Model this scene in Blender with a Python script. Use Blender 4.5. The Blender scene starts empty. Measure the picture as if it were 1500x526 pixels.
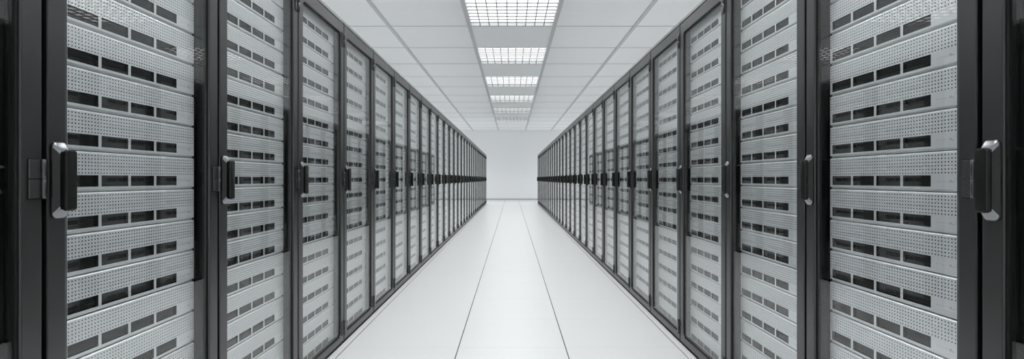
import bpy, math
from mathutils import Vector, Matrix

S = bpy.context.scene
COL = S.collection
PI = math.pi

# ------------------------------------------------------------------ measures (metres, from the photograph)
F_PX = 758.0            # focal length in pixels of a 1500 px wide frame
EYE = 1.0               # eye height
AISLE = 1.02            # half width of the aisle at the cabinet doors
PITCH = 0.671           # cabinet spacing along the row
Y0 = 1.130              # the joint in front of the first complete cabinet
N_FIRST, N_LAST = -1, 28
SRV_H = 0.1016          # server spacing
SRV_Z0 = 0.969          # underside of the server beside the door handle
SRV_Y = 0.035           # server fronts behind the door face
CEIL = 3.33
Y_BACK, Y_REAR = 24.75, -2.44
X_SIDE = 5.53
BAR_X = [-4.31, -3.09, -1.87, -0.648, 0.648, 1.87, 3.09, 4.31]
CROSS0, CROSS = 7.88, 1.29


# ------------------------------------------------------------------ materials
def principled(name, col, rough=0.5, spec=0.5, metal=0.0, coat=0.0, ior=1.5, noise=0.0, nscale=40.0, stretch=None, bump=0.0):
    m = bpy.data.materials.new(name)
    m.use_nodes = True
    nt = m.node_tree
    b = nt.nodes['Principled BSDF']
    b.inputs['Base Color'].default_value = (*col, 1)
    b.inputs['Roughness'].default_value = rough
    b.inputs['Specular IOR Level'].default_value = spec
    b.inputs['IOR'].default_value = ior
    b.inputs['Metallic'].default_value = metal
    b.inputs['Coat Weight'].default_value = coat
    if noise or bump:
        tc = nt.nodes.new('ShaderNodeTexCoord')
        mp = nt.nodes.new('ShaderNodeMapping')
        if stretch:
            mp.inputs['Scale'].default_value = stretch
        nz = nt.nodes.new('ShaderNodeTexNoise')
        nz.inputs['Scale'].default_value = nscale
        nz.inputs['Detail'].default_value = 3
        nt.links.new(tc.outputs['Object'], mp.inputs['Vector'])
        nt.links.new(mp.outputs['Vector'], nz.inputs['Vector'])
        if noise:
            rp = nt.nodes.new('ShaderNodeMix')
            rp.data_type = 'RGBA'
            rp.inputs['A'].default_value = (*[c * (1 - noise) for c in col], 1)
            rp.inputs['B'].default_value = (*[min(1, c * (1 + noise)) for c in col], 1)
            nt.links.new(nz.outputs['Fac'], rp.inputs['Factor'])
            nt.links.new(rp.outputs['Result'], b.inputs['Base Color'])
        if bump:
            bp = nt.nodes.new('ShaderNodeBump')
            bp.inputs['Strength'].default_value = bump
            bp.inputs['Distance'].default_value = 0.001
            nt.links.new(nz.outputs['Fac'], bp.inputs['Height'])
            nt.links.new(bp.outputs['Normal'], b.inputs['Normal'])
    return m


def glass_material():
    """thin clear pane: Schlick reflection over straight transmission, same from both sides"""
    m = bpy.data.materials.new('door_glass')
    m.use_nodes = True
    nt = m.node_tree
    nt.nodes.remove(nt.nodes['Principled BSDF'])
    out = nt.nodes['Material Output']
    geo = nt.nodes.new('ShaderNodeNewGeometry')
    dot = nt.nodes.new('ShaderNodeVectorMath'); dot.operation = 'DOT_PRODUCT'
    nt.links.new(geo.outputs['Incoming'], dot.inputs[0])
    nt.links.new(geo.outputs['Normal'], dot.inputs[1])

    def mth(op, a, b=None):
        n = nt.nodes.new('ShaderNodeMath'); n.operation = op
        for i, v in enumerate((a, b)):
            if v is None:
                continue
            if isinstance(v, (int, float)):
                n.inputs[i].default_value = v
            else:
                nt.links.new(v, n.inputs[i])
        return n.outputs[0]
    c = mth('ABSOLUTE', dot.outputs['Value'])
    p = mth('POWER', mth('SUBTRACT', 1.0, c), 5.0)
    fac = mth('ADD', mth('MULTIPLY', p, 0.68), GLASS_F0)
    tr = nt.nodes.new('ShaderNodeBsdfTransparent')
    tr.inputs['Color'].default_value = (0.985, 0.99, 0.99, 1)
    gl = nt.nodes.new('ShaderNodeBsdfGlossy')
    gl.inputs['Roughness'].default_value = 0.0
    gl.inputs['Color'].default_value = (1, 1, 1, 1)
    mx = nt.nodes.new('ShaderNodeMixShader')
    nt.links.new(fac, mx.inputs[0])
    nt.links.new(tr.outputs[0], mx.inputs[1])
    nt.links.new(gl.outputs[0], mx.inputs[2])
    nt.links.new(mx.outputs[0], out.inputs['Surface'])
    return m


def emission(name, col, strength):
    m = bpy.data.materials.new(name)
    m.use_nodes = True
    b = m.node_tree.nodes['Principled BSDF']
    b.inputs['Base Color'].default_value = (0.8, 0.8, 0.8, 1)
    b.inputs['Emission Color'].default_value = (*col, 1)
    b.inputs['Emission Strength'].default_value = strength
    return m


def dotted_plate(col):
    """server face paint with its punched dots, for the servers of the far cabinets"""
    m = principled('server_paint_dotted', col, 0.32, 0.5, metal=0.6)
    nt = m.node_tree
    b = nt.nodes['Principled BSDF']
    tc = nt.nodes.new('ShaderNodeUVMap')
    vo = nt.nodes.new('ShaderNodeTexVoronoi')
    vo.inputs['Scale'].default_value = 1.0
    vo.inputs['Randomness'].default_value = 0.0
    lt = nt.nodes.new('ShaderNodeMath'); lt.operation = 'LESS_THAN'; lt.inputs[1].default_value = 0.2
    mx = nt.nodes.new('ShaderNodeMix'); mx.data_type = 'RGBA'
    mx.inputs['A'].default_value = (*col, 1)
    mx.inputs['B'].default_value = (0.02, 0.02, 0.02, 1)
    nt.links.new(tc.outputs['UV'], vo.inputs['Vector'])
    nt.links.new(vo.outputs['Distance'], lt.inputs[0])
    nt.links.new(lt.outputs[0], mx.inputs['Factor'])
    nt.links.new(mx.outputs['Result'], b.inputs['Base Color'])
    return m


GLASS_F0 = 0.05
LIGHT = 1.75
LAMP_W = 29.0
LAMP_SPREAD = 145.0
M = {
    'rack': principled('cabinet_black_paint', (0.0035, 0.004, 0.004), 0.31, 1.0, ior=1.55),
    'inner': principled('cabinet_inner_black', (0.006, 0.0065, 0.0065), 0.7, 0.15),
    'rubber': principled('gasket_rubber_and_shade', (0.006, 0.006, 0.006), 0.6, 0.25),
    'handle': principled('handle_black_gloss', (0.006, 0.0065, 0.006), 0.2, 0.4),
    'cap': principled('cabinet_cap_lit', (0.055, 0.058, 0.06), 0.35, 0.8),  # paint lightened to stand for ceiling light on the sloped edge
    'end_sheen': principled('handle_end_sheen', (0.24, 0.25, 0.26), 0.25, 0.5, metal=1.0),
    'hinge': principled('hinge_black_metal', (0.02, 0.021, 0.021), 0.25, 1.0),
    'glass': glass_material(),
    'bezel': principled('server_paint', (0.77, 0.79, 0.80), 0.32, 0.5, metal=0.6, noise=0.02, nscale=30, stretch=(1, 1, 12)),
    'hole': principled('server_hole_dark', (0.015, 0.015, 0.015), 0.8, 0.1),
    'chassis': principled('server_chassis_steel', (0.22, 0.23, 0.235), 0.4, 0.5),
    'grille': principled('vent_dark_plastic', (0.016, 0.017, 0.017), 0.4, 0.4),
    'mark': principled('printed_mark_grey', (0.36, 0.37, 0.38), 0.5, 0.3),
    'dots': dotted_plate((0.77, 0.79, 0.80)),
    'floor': principled('floor_tile_white', (0.78, 0.79, 0.795), 0.32, 0.45, noise=0.012, nscale=3),
    'joint': principled('floor_joint_dark', (0.03, 0.03, 0.03), 0.9, 0.1),
    'wall': principled('wall_white_paint', (0.90, 0.91, 0.915), 0.7, 0.3, noise=0.01, nscale=4),
    'skirt': principled('baseboard_grey', (0.50, 0.51, 0.52), 0.5, 0.4),
    'tile': principled('ceiling_tile_white', (0.90, 0.915, 0.92), 0.75, 0.2, noise=0.015, nscale=6),
    'bar': principled('ceiling_bar_grey', (0.55, 0.565, 0.575), 0.5, 0.4),
    'louvre': principled('lamp_tray_white', (0.62, 0.63, 0.64), 0.35, 0.5),
    'fin': principled('louvre_grey_metal', (0.36, 0.365, 0.37), 0.5, 0.3),
    'bounce': principled('bounce_sheet_light_grey', (0.34, 0.345, 0.35), 0.6, 0.3),
    'lamp': emission('lamp_diffuser', (0.985, 0.995, 1.0), LIGHT),
}


# ------------------------------------------------------------------ mesh collector
class MB:
    def __init__(self):
        self.v, self.f, self.mi, self.uv = [], [], [], {}

    def vert(self, p):
        self.v.append(tuple(p))
        return len(self.v) - 1

    def face(self, pts, m=0, uv=None):
        i = [self.vert(p) for p in pts]
        if uv:
            self.uv[len(self.f)] = uv
        self.f.append(i)
        self.mi.append(m)

    def box(self, x0, x1, y0, y1, z0, z1, m=0, skip=''):
        a = [(x0, y0, z0), (x1, y0, z0), (x1, y1, z0), (x0, y1, z0), (x0, y0, z1), (x1, y0, z1), (x1, y1, z1), (x0, y1, z1)]
        b = len(self.v)
        self.v += a
        for key, q in (('b', (0, 3, 2, 1)), ('t', (4, 5, 6, 7)), ('f', (0, 1, 5, 4)), ('r', (1, 2, 6, 5)), ('k', (2, 3, 7, 6)), ('l', (3, 0, 4, 7))):
            if key in skip:
                continue
            self.f.append([b + i for i in q])
            self.mi.append(m)

    def rings(self, rings, m=0, cap0=True, cap1=True):
        """loft between rings of equal length (each a list of points)"""
        b = [[self.vert(p) for p in r] for r in rings]
        n = len(b[0])
        for r0, r1 in zip(b, b[1:]):
            for i in range(n):
                j = (i + 1) % n
                self.f.append([r0[i], r0[j], r1[j], r1[i]])
                self.mi.append(m)
        if cap0:
            self.f.append(b[0][::-1]); self.mi.append(m)
        if cap1:
            self.f.append(b[-1]); self.mi.append(m)

    def mesh(self, name, mats, bevel=0.0, smooth=False, seg=2):
        import bmesh
        me = bpy.data.meshes.new(name)
        me.from_pydata(self.v, [], self.f)
        for m in mats:
            me.materials.append(m)
        me.polygons.foreach_set('material_index', self.mi)
        if self.uv:
            l = me.uv_layers.new(name='UVMap')
            for fi, uv in self.uv.items():
                for li, c in zip(me.polygons[fi].loop_indices, uv):
                    l.data[li].uv = c
        bm = bmesh.new()
        bm.from_mesh(me)
        if not self.uv:
            bmesh.ops.recalc_face_normals(bm, faces=bm.faces)
        if bevel:
            ed = [e for e in bm.edges if e.is_manifold and e.calc_face_angle(0) > 0.6]
            bmesh.ops.bevel(bm, geom=ed, offset=bevel, segments=seg, affect='EDGES', profile=0.5)
        bm.to_mesh(me)
        bm.free()
        if smooth:
            for p in me.polygons:
                p.use_smooth = True
            try:
                me.set_sharp_from_angle(angle=math.radians(40))
            except Exception:
                pass
        me.update()
        return me


def ob(name, mesh, parent=None, loc=(0, 0, 0)):
    o = bpy.data.objects.new(name, mesh)
    COL.objects.link(o)
    o.parent = parent
    o.location = loc
    return o


def structure(name, mesh, label=None):
    o = ob(name, mesh)
    o['kind'] = 'structure'
    if label:
        o['label'] = label
    return o


def tag(o, label, cat, group=None, kind=None):
    o['label'] = label
    o['category'] = cat
    if group:
        o['group'] = group
    if kind:
        o['kind'] = kind


def copy_tree(o, parent=None):
    c = o.copy()
    COL.objects.link(c)
    c.parent = parent
    for ch in list(o.children):
        copy_tree(ch, c)
    return c


def rrect(w, h, r, n=5, cx=0.0, cz=0.0):
    """rounded rectangle in x and z, anticlockwise seen from the front"""
    pts = []
    for sx, sz, a0 in ((1, 1, 0), (-1, 1, 90), (-1, -1, 180), (1, -1, 270)):
        for i in range(n + 1):
            a = math.radians(a0 + 90 * i / n)
            pts.append((cx + sx * (w / 2 - r) + r * math.cos(a), cz + sz * (h / 2 - r) + r * math.sin(a)))
    return pts


def at_y(pts, y):
    return [(p[0], y, p[1]) for p in pts]


# ------------------------------------------------------------------ the room
def build_room():
    # floor: dark bed with white tiles on it, wide joints along the aisle, hairline joints across
    mb = MB()
    mb.box(-X_SIDE, X_SIDE, Y_REAR, Y_BACK, -0.12, -0.004, 1)
    fx = [0.318 + 0.666 * i for i in range(9)]
    fx = sorted([-x for x in fx] + fx)
    fx = [x for x in fx if abs(x) < X_SIDE - 0.1]
    xs = [-X_SIDE] + fx + [X_SIDE]
    ys = [Y_REAR]
    y = 3.70 - 0.634 * 9
    while y < Y_BACK - 0.1:
        if y > Y_REAR + 0.1:
            ys.append(y)
        y += 0.634
    ys.append(Y_BACK)
    gx, gy = 0.0027, 0.0006
    for xa, xb in zip(xs, xs[1:]):
        for ya, yb in zip(ys, ys[1:]):
            mb.box(xa + gx, xb - gx, ya + gy, yb - gy, -0.0035, 0.0, 0, skip='b')
    structure('floor', mb.mesh('floor', [M['floor'], M['joint']]), 'white raised floor of large square tiles with dark joints')

    # walls
    t = 0.12
    for nm, b in (('wall_back', (-X_SIDE - t, X_SIDE + t, Y_BACK, Y_BACK + t)), ('wall_rear', (-X_SIDE - t, X_SIDE + t, Y_REAR - t, Y_REAR)),
                  ('wall_left', (-X_SIDE - t, -X_SIDE, Y_REAR, Y_BACK)), ('wall_right', (X_SIDE, X_SIDE + t, Y_REAR, Y_BACK))):
        mb = MB()
        mb.box(*b, -0.12, CEIL + 0.25)
        structure(nm, mb.mesh(nm, [M['wall']]))
    for nm, b in (('baseboard_back', (-X_SIDE, X_SIDE, Y_BACK - 0.014, Y_BACK)), ('baseboard_left', (-X_SIDE, -X_SIDE + 0.014, Y_REAR, Y_BACK - 0.014)),
                  ('baseboard_right', (X_SIDE - 0.014, X_SIDE, Y_REAR, Y_BACK - 0.014))):
        mb = MB()
        mb.box(*b, 0.0, 0.07)
        structure(nm, mb.mesh(nm, [M['skirt']], bevel=0.003))

    # ceiling: one slab above, tiles below it, left open where a lamp sits
    xs = [-X_SIDE] + BAR_X + [X_SIDE]
    ys = [Y_REAR] + [CROSS0 + CROSS * k for k in range(-7, 14)]
    ys = [v for v in ys if v < Y_BACK - 0.03] + [Y_BACK]
    mb = MB()
    mb.box(-X_SIDE, X_SIDE, Y_REAR, Y_BACK, CEIL + 0.13, CEIL + 0.25)
    lamps = []
    for i, (xa, xb) in enumerate(zip(xs, xs[1:])):
        for ya, yb in zip(ys, ys[1:]):
            k = round((ya - (CROSS0 - CROSS)) / CROSS)
            if i in (1, 4, 7) and k % 2 == 0 and yb < (22 if i == 4 else 24):  # side rows get one added, unseen end lamp to brighten the back wall
                lamps.append((xa, xb, ya, yb, i, k))
            else:
                mb.box(xa, xb, ya, yb, CEIL, CEIL + 0.02)
    structure('ceiling', mb.mesh('ceiling', [M['tile']]), 'suspended ceiling of pale grey square tiles')
    mb = MB()
    for x in BAR_X:
        mb.box(x - 0.027, x + 0.027, Y_REAR, Y_BACK, CEIL - 0.012, CEIL + 0.022)
    structure('trim_1', mb.mesh('trim_1', [M['bar']], bevel=0.002), 'wide grey ceiling bars running along the aisle')
    mb = MB()
    for y in ys[1:-1]:
        for xa, xb in zip(xs, xs[1:]):
            mb.box(xa + 0.028, xb - 0.028, y - 0.009, y + 0.009, CEIL - 0.005, CEIL + 0.022)
    structure('trim_2', mb.mesh('trim_2', [M['bar']]), 'thin grey ceiling bars crossing the aisle')
    return lamps


ORD = ['zeroth', 'first', 'second', 'third', 'fourth', 'fifth', 'sixth', 'seventh', 'eighth', 'ninth', 'tenth', 'eleventh', 'twelfth',
       'thirteenth', 'fourteenth', 'fifteenth', 'sixteenth', 'seventeenth', 'eighteenth', 'nineteenth', 'twentieth']


def build_lamps(lamps):
    w = 1.296 - 0.056
    wy = CROSS - 0.02
    h = w / 2
    hy = wy / 2
    mb = MB()       # housing: shallow white tray, open below
    t = 0.006
    mb.box(-h, h, -hy, -hy + t, 0, 0.1)
    mb.box(-h, h, hy - t, hy, 0, 0.1)
    mb.box(-h, -h + t, -hy + t, hy - t, 0, 0.1)
    mb.box(h - t, h, -hy + t, hy - t, 0, 0.1)
    mb.box(-h + t, h - t, -hy + t, hy - t, 0.094, 0.1)
    house = mb.mesh('lamp_housing', [M['louvre']])
    mb = MB()
    mb.box(-h + 0.01, h - 0.01, -hy + 0.01, hy - 0.01, 0.060, 0.066)
    diff = mb.mesh('lamp_diffuser', [M['lamp']])
    mb = MB()
    for i in range(1, 9):
        c = -h + 2 * h * i / 9
        mb.box(c - 0.0065, c + 0.0065, -hy + 0.008, hy - 0.008, 0.002, 0.018)
        c = -hy + 2 * hy * i / 9
        mb.box(-h + 0.008, h - 0.008, c - 0.0065, c + 0.0065, 0.0025, 0.0175)
    louv = mb.mesh('lamp_louvre', [M['fin']])
    first = None
    cx = {1: [], 4: [], 7: []}
    for l in lamps:
        cx[l[4]].append(l)
    for i, ls in cx.items():
        ls.sort(key=lambda l: -l[2])
        for q, (xa, xb, ya, yb, _i, k) in enumerate(ls):
            if first is None:
                o = bpy.data.objects.new('ceiling_light', None)
                COL.objects.link(o)
                ob('housing', house, o)
                ob('diffuser', diff, o)
                ob('louvre', louv, o)
                ld = bpy.data.lights.new('lamp', 'AREA')     # the downward beam of the louvred lamp
                ld.shape = 'RECTANGLE'
                ld.size, ld.size_y = 2 * h - 0.03, 2 * hy - 0.03
                ld.energy = LAMP_W
                ld.spread = math.radians(LAMP_SPREAD)
                ld.color = (0.985, 0.995, 1.0)
                ob('lamp', ld, o, (0, 0, 0.001))
                first = o
            else:
                o = copy_tree(first)
            o.location = ((xa + xb) / 2, (ya + yb) / 2, CEIL)
            where = {1: 'behind the left cabinets', 4: 'above the aisle', 7: 'behind the right cabinets'}[i]
            n = 'nearest the far wall' if q == 0 else ORD[q + 1] + ' from the far wall'
            tag(o, f'louvred square ceiling light {where}, {n}', 'ceiling light', 'louvred ceiling lights')


# ------------------------------------------------------------------ a cabinet (local: x along its front, y into it, z up; middle of its front at the origin)
HW = PITCH / 2
EDGE = 0.0065           # half of the dark gap between neighbours
FR = 0.049              # width of a door stile
DOOR_Z0, DOOR_Z1 = 0.022, 1.935
OPEN_Z0, OPEN_Z1 = 0.060, 1.872
DEPTH = 0.95


def cabinet_meshes():
    out = {}
    w = HW - EDGE
    # body: two sides, top, bottom, back, four rails
    mb = MB()
    t = 0.012
    y0 = 0.028
    mb.box(-w, -w + t, y0, DEPTH, 0.0, 1.93, 1)
    mb.box(w - t, w, y0, DEPTH, 0.0, 1.93, 1)
    mb.box(-w + t, w - t, y0, DEPTH, 1.915, 1.93, 0)
    mb.box(-w + t, w - t, y0, DEPTH, 0.0, 0.045, 1)
    mb.box(-w + t, w - t, DEPTH - 0.01, DEPTH, 0.045, 1.915, 1)
    for s in (-1, 1):
        a, b = sorted((s * (w - t), s * 0.263))
        mb.box(a, b, 0.07, 0.10, 0.045, 1.915, 1)
        mb.box(a, b, 0.70, 0.73, 0.045, 1.915, 1)
    out['body'] = mb.mesh('cabinet_body', [M['rack'], M['inner']])
    # top cap: sloping front edge above the door
    mb = MB()
    pr = [(0.0, 1.939), (0.0, 1.946), (0.018, 1.976), (DEPTH, 1.976), (DEPTH, 1.932), (0.03, 1.932), (0.03, 1.939)]
    mb.rings([[(-w, p[0], p[1]) for p in pr], [(w, p[0], p[1]) for p in pr]])
    out['top_cap'] = mb.mesh('cabinet_top_cap', [M['cap']], bevel=0.0015, seg=1)
    # light sheet added on top, unseen, to bounce lamp light onto the ceiling
    mb = MB()
    mb.box(-w + 0.004, w - 0.004, 0.030, DEPTH - 0.004, 1.9762, 1.980)
    out['bounce'] = mb.mesh('cabinet_bounce_sheet', [M['bounce']])
    # plinth set back
    mb = MB()
    mb.box(-w + 0.002, w - 0.002, 0.010, 0.026, 0.0, DOOR_Z0 - 0.003)
    out['plinth'] = mb.mesh('cabinet_plinth', [M['inner']])
    # door frame: rounded opening, profiled to the front
    n = 6
    wi = w - FR
    hz = (OPEN_Z1 - OPEN_Z0)
    cz = (OPEN_Z1 + OPEN_Z0) / 2
    H = DOOR_Z1 - DOOR_Z0
    czd = (DOOR_Z1 + DOOR_Z0) / 2

    def outer(ins, y):
        return at_y(rrect(2 * (w - ins), H - 2 * ins, 0.003, n, 0, czd), y)

    def inner(ins, y):
        return at_y(rrect(2 * (wi + ins), hz + 2 * ins, 0.022 + ins, n, 0, cz), y)
    mb = MB()
    mb.rings([outer(0, 0.026), outer(0, 0.003), outer(0.0008, 0.0009), outer(0.003, 0.0), inner(0.004, 0.0), inner(0.001, 0.0012),
              inner(0.0, 0.004), inner(0.0, 0.026), outer(0, 0.026)], cap0=False, cap1=False)
    out['door'] = mb.mesh('door_frame', [M['rack']])
    # gasket round the pane
    mb = MB()
    mb.rings([inner(-0.0003, 0.005), inner(-0.0065, 0.0055), inner(-0.0065, 0.0085), inner(-0.0003, 0.0085), inner(-0.0003, 0.005)], cap0=False, cap1=False)
    out['gasket_and_shade'] = mb.mesh('pane_gasket', [M['rubber']])
    # pane
    mb = MB()
    mb.rings([inner(-0.001, 0.009), inner(-0.001, 0.013)])
    out['pane'] = mb.mesh('door_pane', [M['glass']])
    # handle: plate with sloping ends, paddle in front of it
    hx = -w + (0.010 + 0.053) / 2 - EDGE + 0.001
    mb = MB()
    hz0 = EYE - 0.003
    mb.rings([at_y(rrect(0.041, 0.172, 0.012, n, hx, hz0), -0.0003), at_y(rrect(0.041, 0.172, 0.012, n, hx, hz0), -0.004),
              at_y(rrect(0.039, 0.168, 0.011, n, hx, hz0), -0.0055), at_y(rrect(0.028, 0.128, 0.006, n, hx, hz0), -0.017)])
    # ends coloured bright for the ceiling light they catch; black sides and front
    for fi, f in enumerate(mb.f):
        c = [sum(mb.v[i][q] for i in f) / len(f) for q in range(3)]
        mb.mi[fi] = 1 if abs(c[2] - hz0) > 0.060 and c[1] < -0.0048 else 0
    out['handle'] = mb.mesh('door_handle', [M['handle'], M['end_sheen']], smooth=True)
    mb = MB()
    px = hx + 0.003
    mb.rings([at_y(rrect(0.026, 0.133, 0.007, n, px, hz0), -0.0172), at_y(rrect(0.029, 0.137, 0.008, n, px, hz0), -0.020),
              at_y(rrect(0.029, 0.137, 0.008, n, px, hz0), -0.027), at_y(rrect(0.0265, 0.1345, 0.007, n, px, hz0), -0.0295),
              at_y(rrect(0.022, 0.130, 0.006, n, px, hz0), -0.0302)])
    out['paddle'] = mb.mesh('handle_paddle', [M['handle']], smooth=True)
    # hinge: two leaves on the stile, round barrel of two knuckles at the edge
    mb = MB()
    L = 0.083
    for a, b in ((-L / 2, -0.0007), (0.0007, L / 2)):
        mb.box(w - 0.034, w - 0.007, -0.0035, -0.0003, a, b)
    out['hinge'] = mb.mesh('door_hinge', [M['hinge']], bevel=0.0008, seg=1)
    mb = MB()
    mb.box(w - 0.0358, w - 0.0005, -0.0006, 0.0006, -L / 2 - 0.002, L / 2 + 0.002)
    out['recess_shade'] = mb.mesh('hinge_recess_shade', [M['rubber']])  # black sheet painted as the shade of a recess round the hinge
    mb = MB()
    for a, b in ((-L / 2 - 0.001, -0.0007), (0.0007, L / 2 + 0.001)):
        r = 0.0050
        c = [(w - 0.002 + r * math.cos(i * PI / 8), -0.0052 + r * math.sin(i * PI / 8)) for i in range(16)]
        ci = [(w - 0.002 + 0.85 * r * math.cos(i * PI / 8), -0.0052 + 0.85 * r * math.sin(i * PI / 8)) for i in range(16)]
        mb.rings([[(*p, a) for p in ci], [(*p, a + 0.001) for p in c], [(*p, b - 0.001) for p in c], [(*p, b) for p in ci]])
    out['barrel'] = mb.mesh('hinge_barrel', [M['hinge']], smooth=True)
    return out


HINGE_Z = (0.100, EYE, 1.840)


def place(side, n):
    """world position and turn of cabinet n in the left (-1) or right (1) row"""
    y = Y0 + PITCH * (n + 0.5)
    return (side * AISLE, y, 0.0), (PI / 2 if side < 0 else -PI / 2)


def build_cabinets():
    me = cabinet_meshes()
    root = bpy.data.objects.new('server_cabinet', None)
    COL.objects.link(root)
    ob('body', me['body'], root)
    ob('top_cap', me['top_cap'], root)
    ob('plinth', me['plinth'], root)
    ob('bounce_sheet', me['bounce'], root)
    d = ob('door', me['door'], root)
    ob('gasket_and_shade', me['gasket_and_shade'], d)
    p = ob('glass_pane', me['pane'], d)
    p['label'] = 'clear glass pane'
    h = ob('handle', me['handle'], root)
    ob('paddle', me['paddle'], h)
    for z in HINGE_Z:
        g = ob('hinge', me['hinge'], root, (0, 0, z))
        ob('barrel', me['barrel'], g)
        ob('gasket_and_shade', me['recess_shade'], g)  # black outline plate, drawn as shade in the hinge recess
    first = True
    for side in (-1, 1):
        row = 'left' if side < 0 else 'right'
        for n in range(N_FIRST, N_LAST + 1):
            o = root if first else copy_tree(root)
            first = False
            o.location, rz = place(side, n)
            o.rotation_euler = (0, 0, rz)
            if n == -1:
                lab = f'black cabinet cut off at the {row} edge of the photo, only its door stile showing'
            elif n <= 14:
                lab = f'black glass-door server cabinet, {ORD[n + 1]} complete one from the camera in the {row} row'
            else:
                q = N_LAST - n + 1
                lab = f'black glass-door server cabinet, {"last one" if q == 1 else ORD[q] + " from the end"} before the far wall in the {row} row'
            tag(o, lab, 'cabinet', f'server cabinets of the {row} row')


# ------------------------------------------------------------------ a server (local: x along its face, y into it, z up, origin at the bottom middle of its face)
SW = 0.250              # half width of the face
SH = SRV_H - 0.0012
VZ0, VZ1 = 0.0115, 0.0405
VX = [(-SW + 0.012 + i * 0.1025, -SW + 0.012 + i * 0.1025 + 0.0925) for i in range(4)]
HZ0, HP, HROWS = 0.0420, 0.00878, 6


def face_profile(mb, lines):
    for (y0, z0), (y1, z1) in zip(lines, lines[1:]):
        mb.face([(-SW, y0, z0), (SW, y0, z0), (SW, y1, z1), (-SW, y1, z1)], 0)


def bezel_mesh(fine=True):
    mb = MB()
    ht = HZ0 + HROWS * HP
    # lower lip, ridge and groove; upper rounded edge
    face_profile(mb, [(0.014, 0.0), (0.007, 0.0), (0.0065, 0.0042), (0.001, 0.0055), (0.0, 0.0065), (0.0, VZ0)])
    face_profile(mb, [(0.0, ht), (0.0005, ht + 0.0018), (0.0022, SH - 0.0022), (0.0045, SH - 0.0006), (0.014, SH)])
    # band of vents
    xs = [-SW] + [v for p in VX for v in p] + [SW]
    for i in range(0, len(xs), 2):
        mb.face([(xs[i], 0, VZ0), (xs[i + 1], 0, VZ0), (xs[i + 1], 0, VZ1), (xs[i], 0, VZ1)], 0)
    for xa, xb in VX:
        c = [(xa, VZ0), (xb, VZ0), (xb, VZ1), (xa, VZ1)]
        for i in range(4):
            a, b = c[i], c[(i + 1) % 4]
            mb.face([(a[0], 0, a[1]), (b[0], 0, b[1]), (b[0], 0.013, b[1]), (a[0], 0.013, a[1])], 1)
    mb.face([(-SW, 0, VZ1), (SW, 0, VZ1), (SW, 0, HZ0), (-SW, 0, HZ0)], 0)
    # punched field
    nx = 51
    px = 2 * (SW - 0.001) / nx
    mb.face([(-SW, 0, HZ0), (-SW + 0.001, 0, HZ0), (-SW + 0.001, 0, ht), (-SW, 0, ht)], 0)
    mb.face([(SW - 0.001, 0, HZ0), (SW, 0, HZ0), (SW, 0, ht), (SW - 0.001, 0, ht)], 0)
    r = 0.0019
    for i in range(nx):
        for j in range(HROWS):
            cx, cz = -SW + 0.001 + px * (i + 0.5), HZ0 + HP * (j + 0.5)
            oc, ic = [], []
            for k in range(8):
                a = k * PI / 4
                c, s = math.cos(a), math.sin(a)
                q = max(abs(c), abs(s))
                oc.append((cx + c / q * px / 2, 0, cz + s / q * HP / 2))
                ic.append((cx + c * r, 0, cz + s * r))
            for k in range(8):
                l = (k + 1) % 8
                mb.face([oc[k], oc[l], ic[l], ic[k]], 0)
                mb.face([ic[k], ic[l], (ic[l][0], 0.004, ic[l][2]), (ic[k][0], 0.004, ic[k][2])], 1)
            mb.face([(p[0], 0.004, p[2]) for p in ic], 1)
    # end cheeks
    for s in (-1, 1):
        mb.face([(s * SW, 0.0, VZ0), (s * SW, 0.0, ht), (s * SW, 0.0045, SH - 0.0006), (s * SW, 0.014, SH), (s * SW, 0.014, 0.0), (s * SW, 0.007, 0.0),
                 (s * SW, 0.0065, 0.0042), (s * SW, 0.001, 0.0055)], 0)
    # faint printed marks at the lower end of the face, right of the vents
    x = VX[-1][1] + 0.018
    for k in range(8):
        mb.box(x + k * 0.0042, x + k * 0.0042 + 0.0016, -0.00025, 0.0, 0.0245, 0.0257, 2)
    x += 0.038
    mb.box(x, x + 0.0018, -0.00025, 0, 0.0225, 0.0285, 2)
    mb.box(x + 0.004, x + 0.0058, -0.00025, 0, 0.0225, 0.0285, 2)
    mb.box(x + 0.008, x + 0.0125, -0.00025, 0, 0.0225, 0.0243, 2)
    return mb


def grille_mb(mb, xa, xb, m=0):
    g = 0.0006
    mb.box(xa + g, xb - g, 0.0118, 0.0128, VZ0 + g, VZ1 - g, m)
    for k in range(7):
        z = VZ0 + 0.0016 + k * 0.0041
        mb.box(xa + g, xb - g, 0.0052, 0.0118, z, z + 0.0013, m)


def server_meshes():
    out = {'bezel': bezel_mesh().mesh('server_bezel', [M['bezel'], M['hole'], M['mark']])}
    mb = MB()
    mb.box(-SW + 0.004, SW - 0.004, 0.0142, 0.68, 0.0015, SH - 0.0012)
    out['chassis'] = mb.mesh('server_chassis', [M['chassis']])
    mb = MB()
    hw = (VX[0][1] - VX[0][0]) / 2
    grille_mb(mb, -hw, hw)
    out['grille'] = mb.mesh('vent_grille', [M['grille']])
    return out


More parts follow.
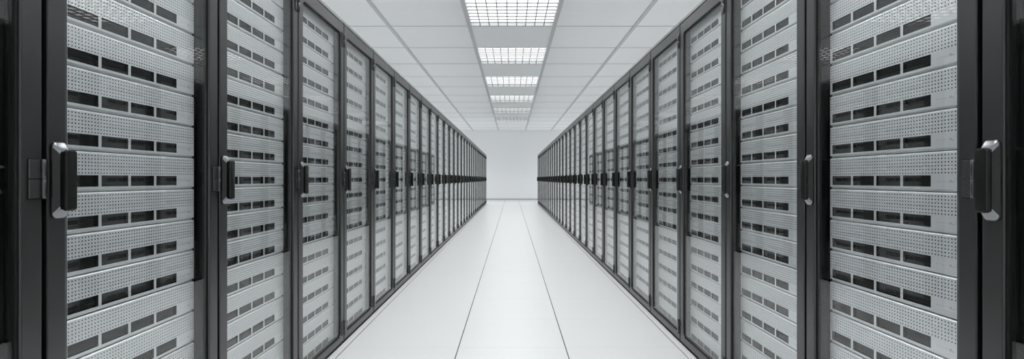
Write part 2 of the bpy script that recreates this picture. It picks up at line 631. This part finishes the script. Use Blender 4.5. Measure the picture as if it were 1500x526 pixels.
def far_server(mb, mat):
    """a server of the far cabinets added to one shared mesh: face with its edges, four vents with slats, case"""
    def add(pts, m, uv=None):
        mb.face([mat @ Vector(p) for p in pts], m, uv)
    ht = HZ0 + HROWS * HP
    for lines in ([(0.007, 0.0), (0.0065, 0.0042), (0.001, 0.0055), (0.0, 0.0065), (0.0, VZ0)],
                  [(0.0, ht), (0.0022, SH - 0.0022), (0.0045, SH - 0.0006), (0.014, SH)]):
        for (y0, z0), (y1, z1) in zip(lines, lines[1:]):
            add([(-SW, y0, z0), (SW, y0, z0), (SW, y1, z1), (-SW, y1, z1)], 0)
    xs = [-SW] + [v for p in VX for v in p] + [SW]
    for i in range(0, len(xs), 2):
        add([(xs[i], 0, VZ0), (xs[i + 1], 0, VZ0), (xs[i + 1], 0, HZ0), (xs[i], 0, HZ0)], 0)
    for xa, xb in VX:
        add([(xa, 0, VZ1), (xb, 0, VZ1), (xb, 0, HZ0), (xa, 0, HZ0)], 0)
        c = [(xa, VZ0), (xb, VZ0), (xb, VZ1), (xa, VZ1)]
        for i in range(4):
            a, b = c[i], c[(i + 1) % 4]
            add([(a[0], 0, a[1]), (b[0], 0, b[1]), (b[0], 0.012, b[1]), (a[0], 0.012, a[1])], 2)
        add([(xa, 0.012, VZ0), (xb, 0.012, VZ0), (xb, 0.012, VZ1), (xa, 0.012, VZ1)], 2)
        for k in range(3):
            z = VZ0 + 0.004 + k * 0.008
            add([(xa, 0.006, z), (xb, 0.006, z), (xb, 0.012, z + 0.004), (xa, 0.012, z + 0.004)], 2)
    add([(-SW, 0, HZ0), (SW, 0, HZ0), (SW, 0, ht), (-SW, 0, ht)], 1, [(0, 0), (51, 0), (51, 6), (0, 6)])
    for s in (-1, 1):
        add([(s * SW, 0, 0), (s * SW, 0.6, 0), (s * SW, 0.6, SH), (s * SW, 0.006, SH), (s * SW, 0, ht)], 3)
    add([(-SW, 0.014, SH), (SW, 0.014, SH), (SW, 0.6, SH), (-SW, 0.6, SH)], 3)
    add([(-SW, 0.007, 0), (SW, 0.007, 0), (SW, 0.6, 0), (-SW, 0.6, 0)], 3)


def build_servers():
    me = server_meshes()
    spots = []
    for side in (-1, 1):
        for n in range(N_FIRST, N_LAST + 1):
            (x, y, _z), rz = place(side, n)
            xs = side * (AISLE + SRV_Y)
            for k in range(-9, 9):
                z = SRV_Z0 + SRV_H * k
                # area of the face inside the picture
                a0 = max(0.02, y - SW)
                u0, u1 = (AISLE + SRV_Y) * F_PX / (y + SW), (AISLE + SRV_Y) * F_PX / a0
                u1 = min(u1, 652)
                area = 0.0
                if u1 > u0 + 1:
                    for q in range(5):
                        u = u0 + (u1 - u0) * (q + 0.5) / 5
                        sc = u / (AISLE + SRV_Y)
                        v0, v1 = (z - EYE) * sc, (z + SH - EYE) * sc
                        area += max(0, min(v1, 263) - max(v0, -263)) * (u1 - u0) / 5
                spots.append((-area, side, n, k, (xs, y, z), rz))
    spots.sort()
    root = None
    far = MB()
    for i, (na, side, n, k, loc, rz) in enumerate(spots):
        if i < 300:
            if root is None:
                o = root = bpy.data.objects.new('server', None)
                COL.objects.link(o)
                ob('chassis', me['chassis'], o)
                ob('bezel', me['bezel'], o)
                for xa, xb in VX:
                    ob('vent_grille', me['grille'], o, ((xa + xb) / 2, 0, 0))
            else:
                o = copy_tree(root)
            o.location = loc
            o.rotation_euler = (0, 0, rz)
            row = 'left' if side < 0 else 'right'
            if k == 0:
                lv = 'level with its door handle'
            elif k > 0:
                lv = f'{ORD[k]} above the one beside its handle'
            else:
                lv = f'{ORD[-k]} below the one beside its handle'
            tag(o, f'grey server in {ORD[n + 1]} full cabinet, {row} row, {lv}', 'server',
                f'perforated servers in the {row} row of cabinets')
        else:
            mat = Matrix.Translation(loc) @ Matrix.Rotation(rz, 4, 'Z')
            far_server(far, mat)
    o = ob('server_stack', far.mesh('far_servers', [M['bezel'], M['dots'], M['grille'], M['chassis']]))
    tag(o, 'small grey servers behind the glass of the far cabinets', 'server', None, 'stuff')


lamps = build_room()
build_lamps(lamps)
build_cabinets()
build_servers()

# ------------------------------------------------------------------ camera, world, view
cam = bpy.data.cameras.new('camera')
cam.sensor_width = 36.0
cam.lens = F_PX / 1500.0 * 36.0
cam.clip_start = 0.02
cam.clip_end = 100
co = bpy.data.objects.new('camera', cam)
co.location = (0, 0, EYE)
co.rotation_euler = (PI / 2, 0, 0)
cam.shift_y = -0.7 / 1500
COL.objects.link(co)
S.camera = co

w = bpy.data.worlds.new('world')
w.use_nodes = True
w.node_tree.nodes['Background'].inputs['Color'].default_value = (0, 0, 0, 1)
w.node_tree.nodes['Background'].inputs['Strength'].default_value = 0
S.world = w

S.view_settings.view_transform = 'Standard'
S.view_settings.look = 'None'
S.view_settings.exposure = 0.0
S.view_settings.gamma = 1.0
S.view_settings.use_curve_mapping = False
cy = S.cycles
cy.use_denoising = True
cy.denoiser = 'OPENIMAGEDENOISE'
cy.denoising_prefilter = 'ACCURATE'
cy.denoising_input_passes = 'RGB_ALBEDO_NORMAL'
cy.max_bounces = 14
cy.diffuse_bounces = 6
cy.glossy_bounces = 6
cy.transparent_max_bounces = 24
cy.sample_clamp_indirect = 4
cy.use_adaptive_sampling = False
cy.caustics_reflective = False
cy.caustics_refractive = False
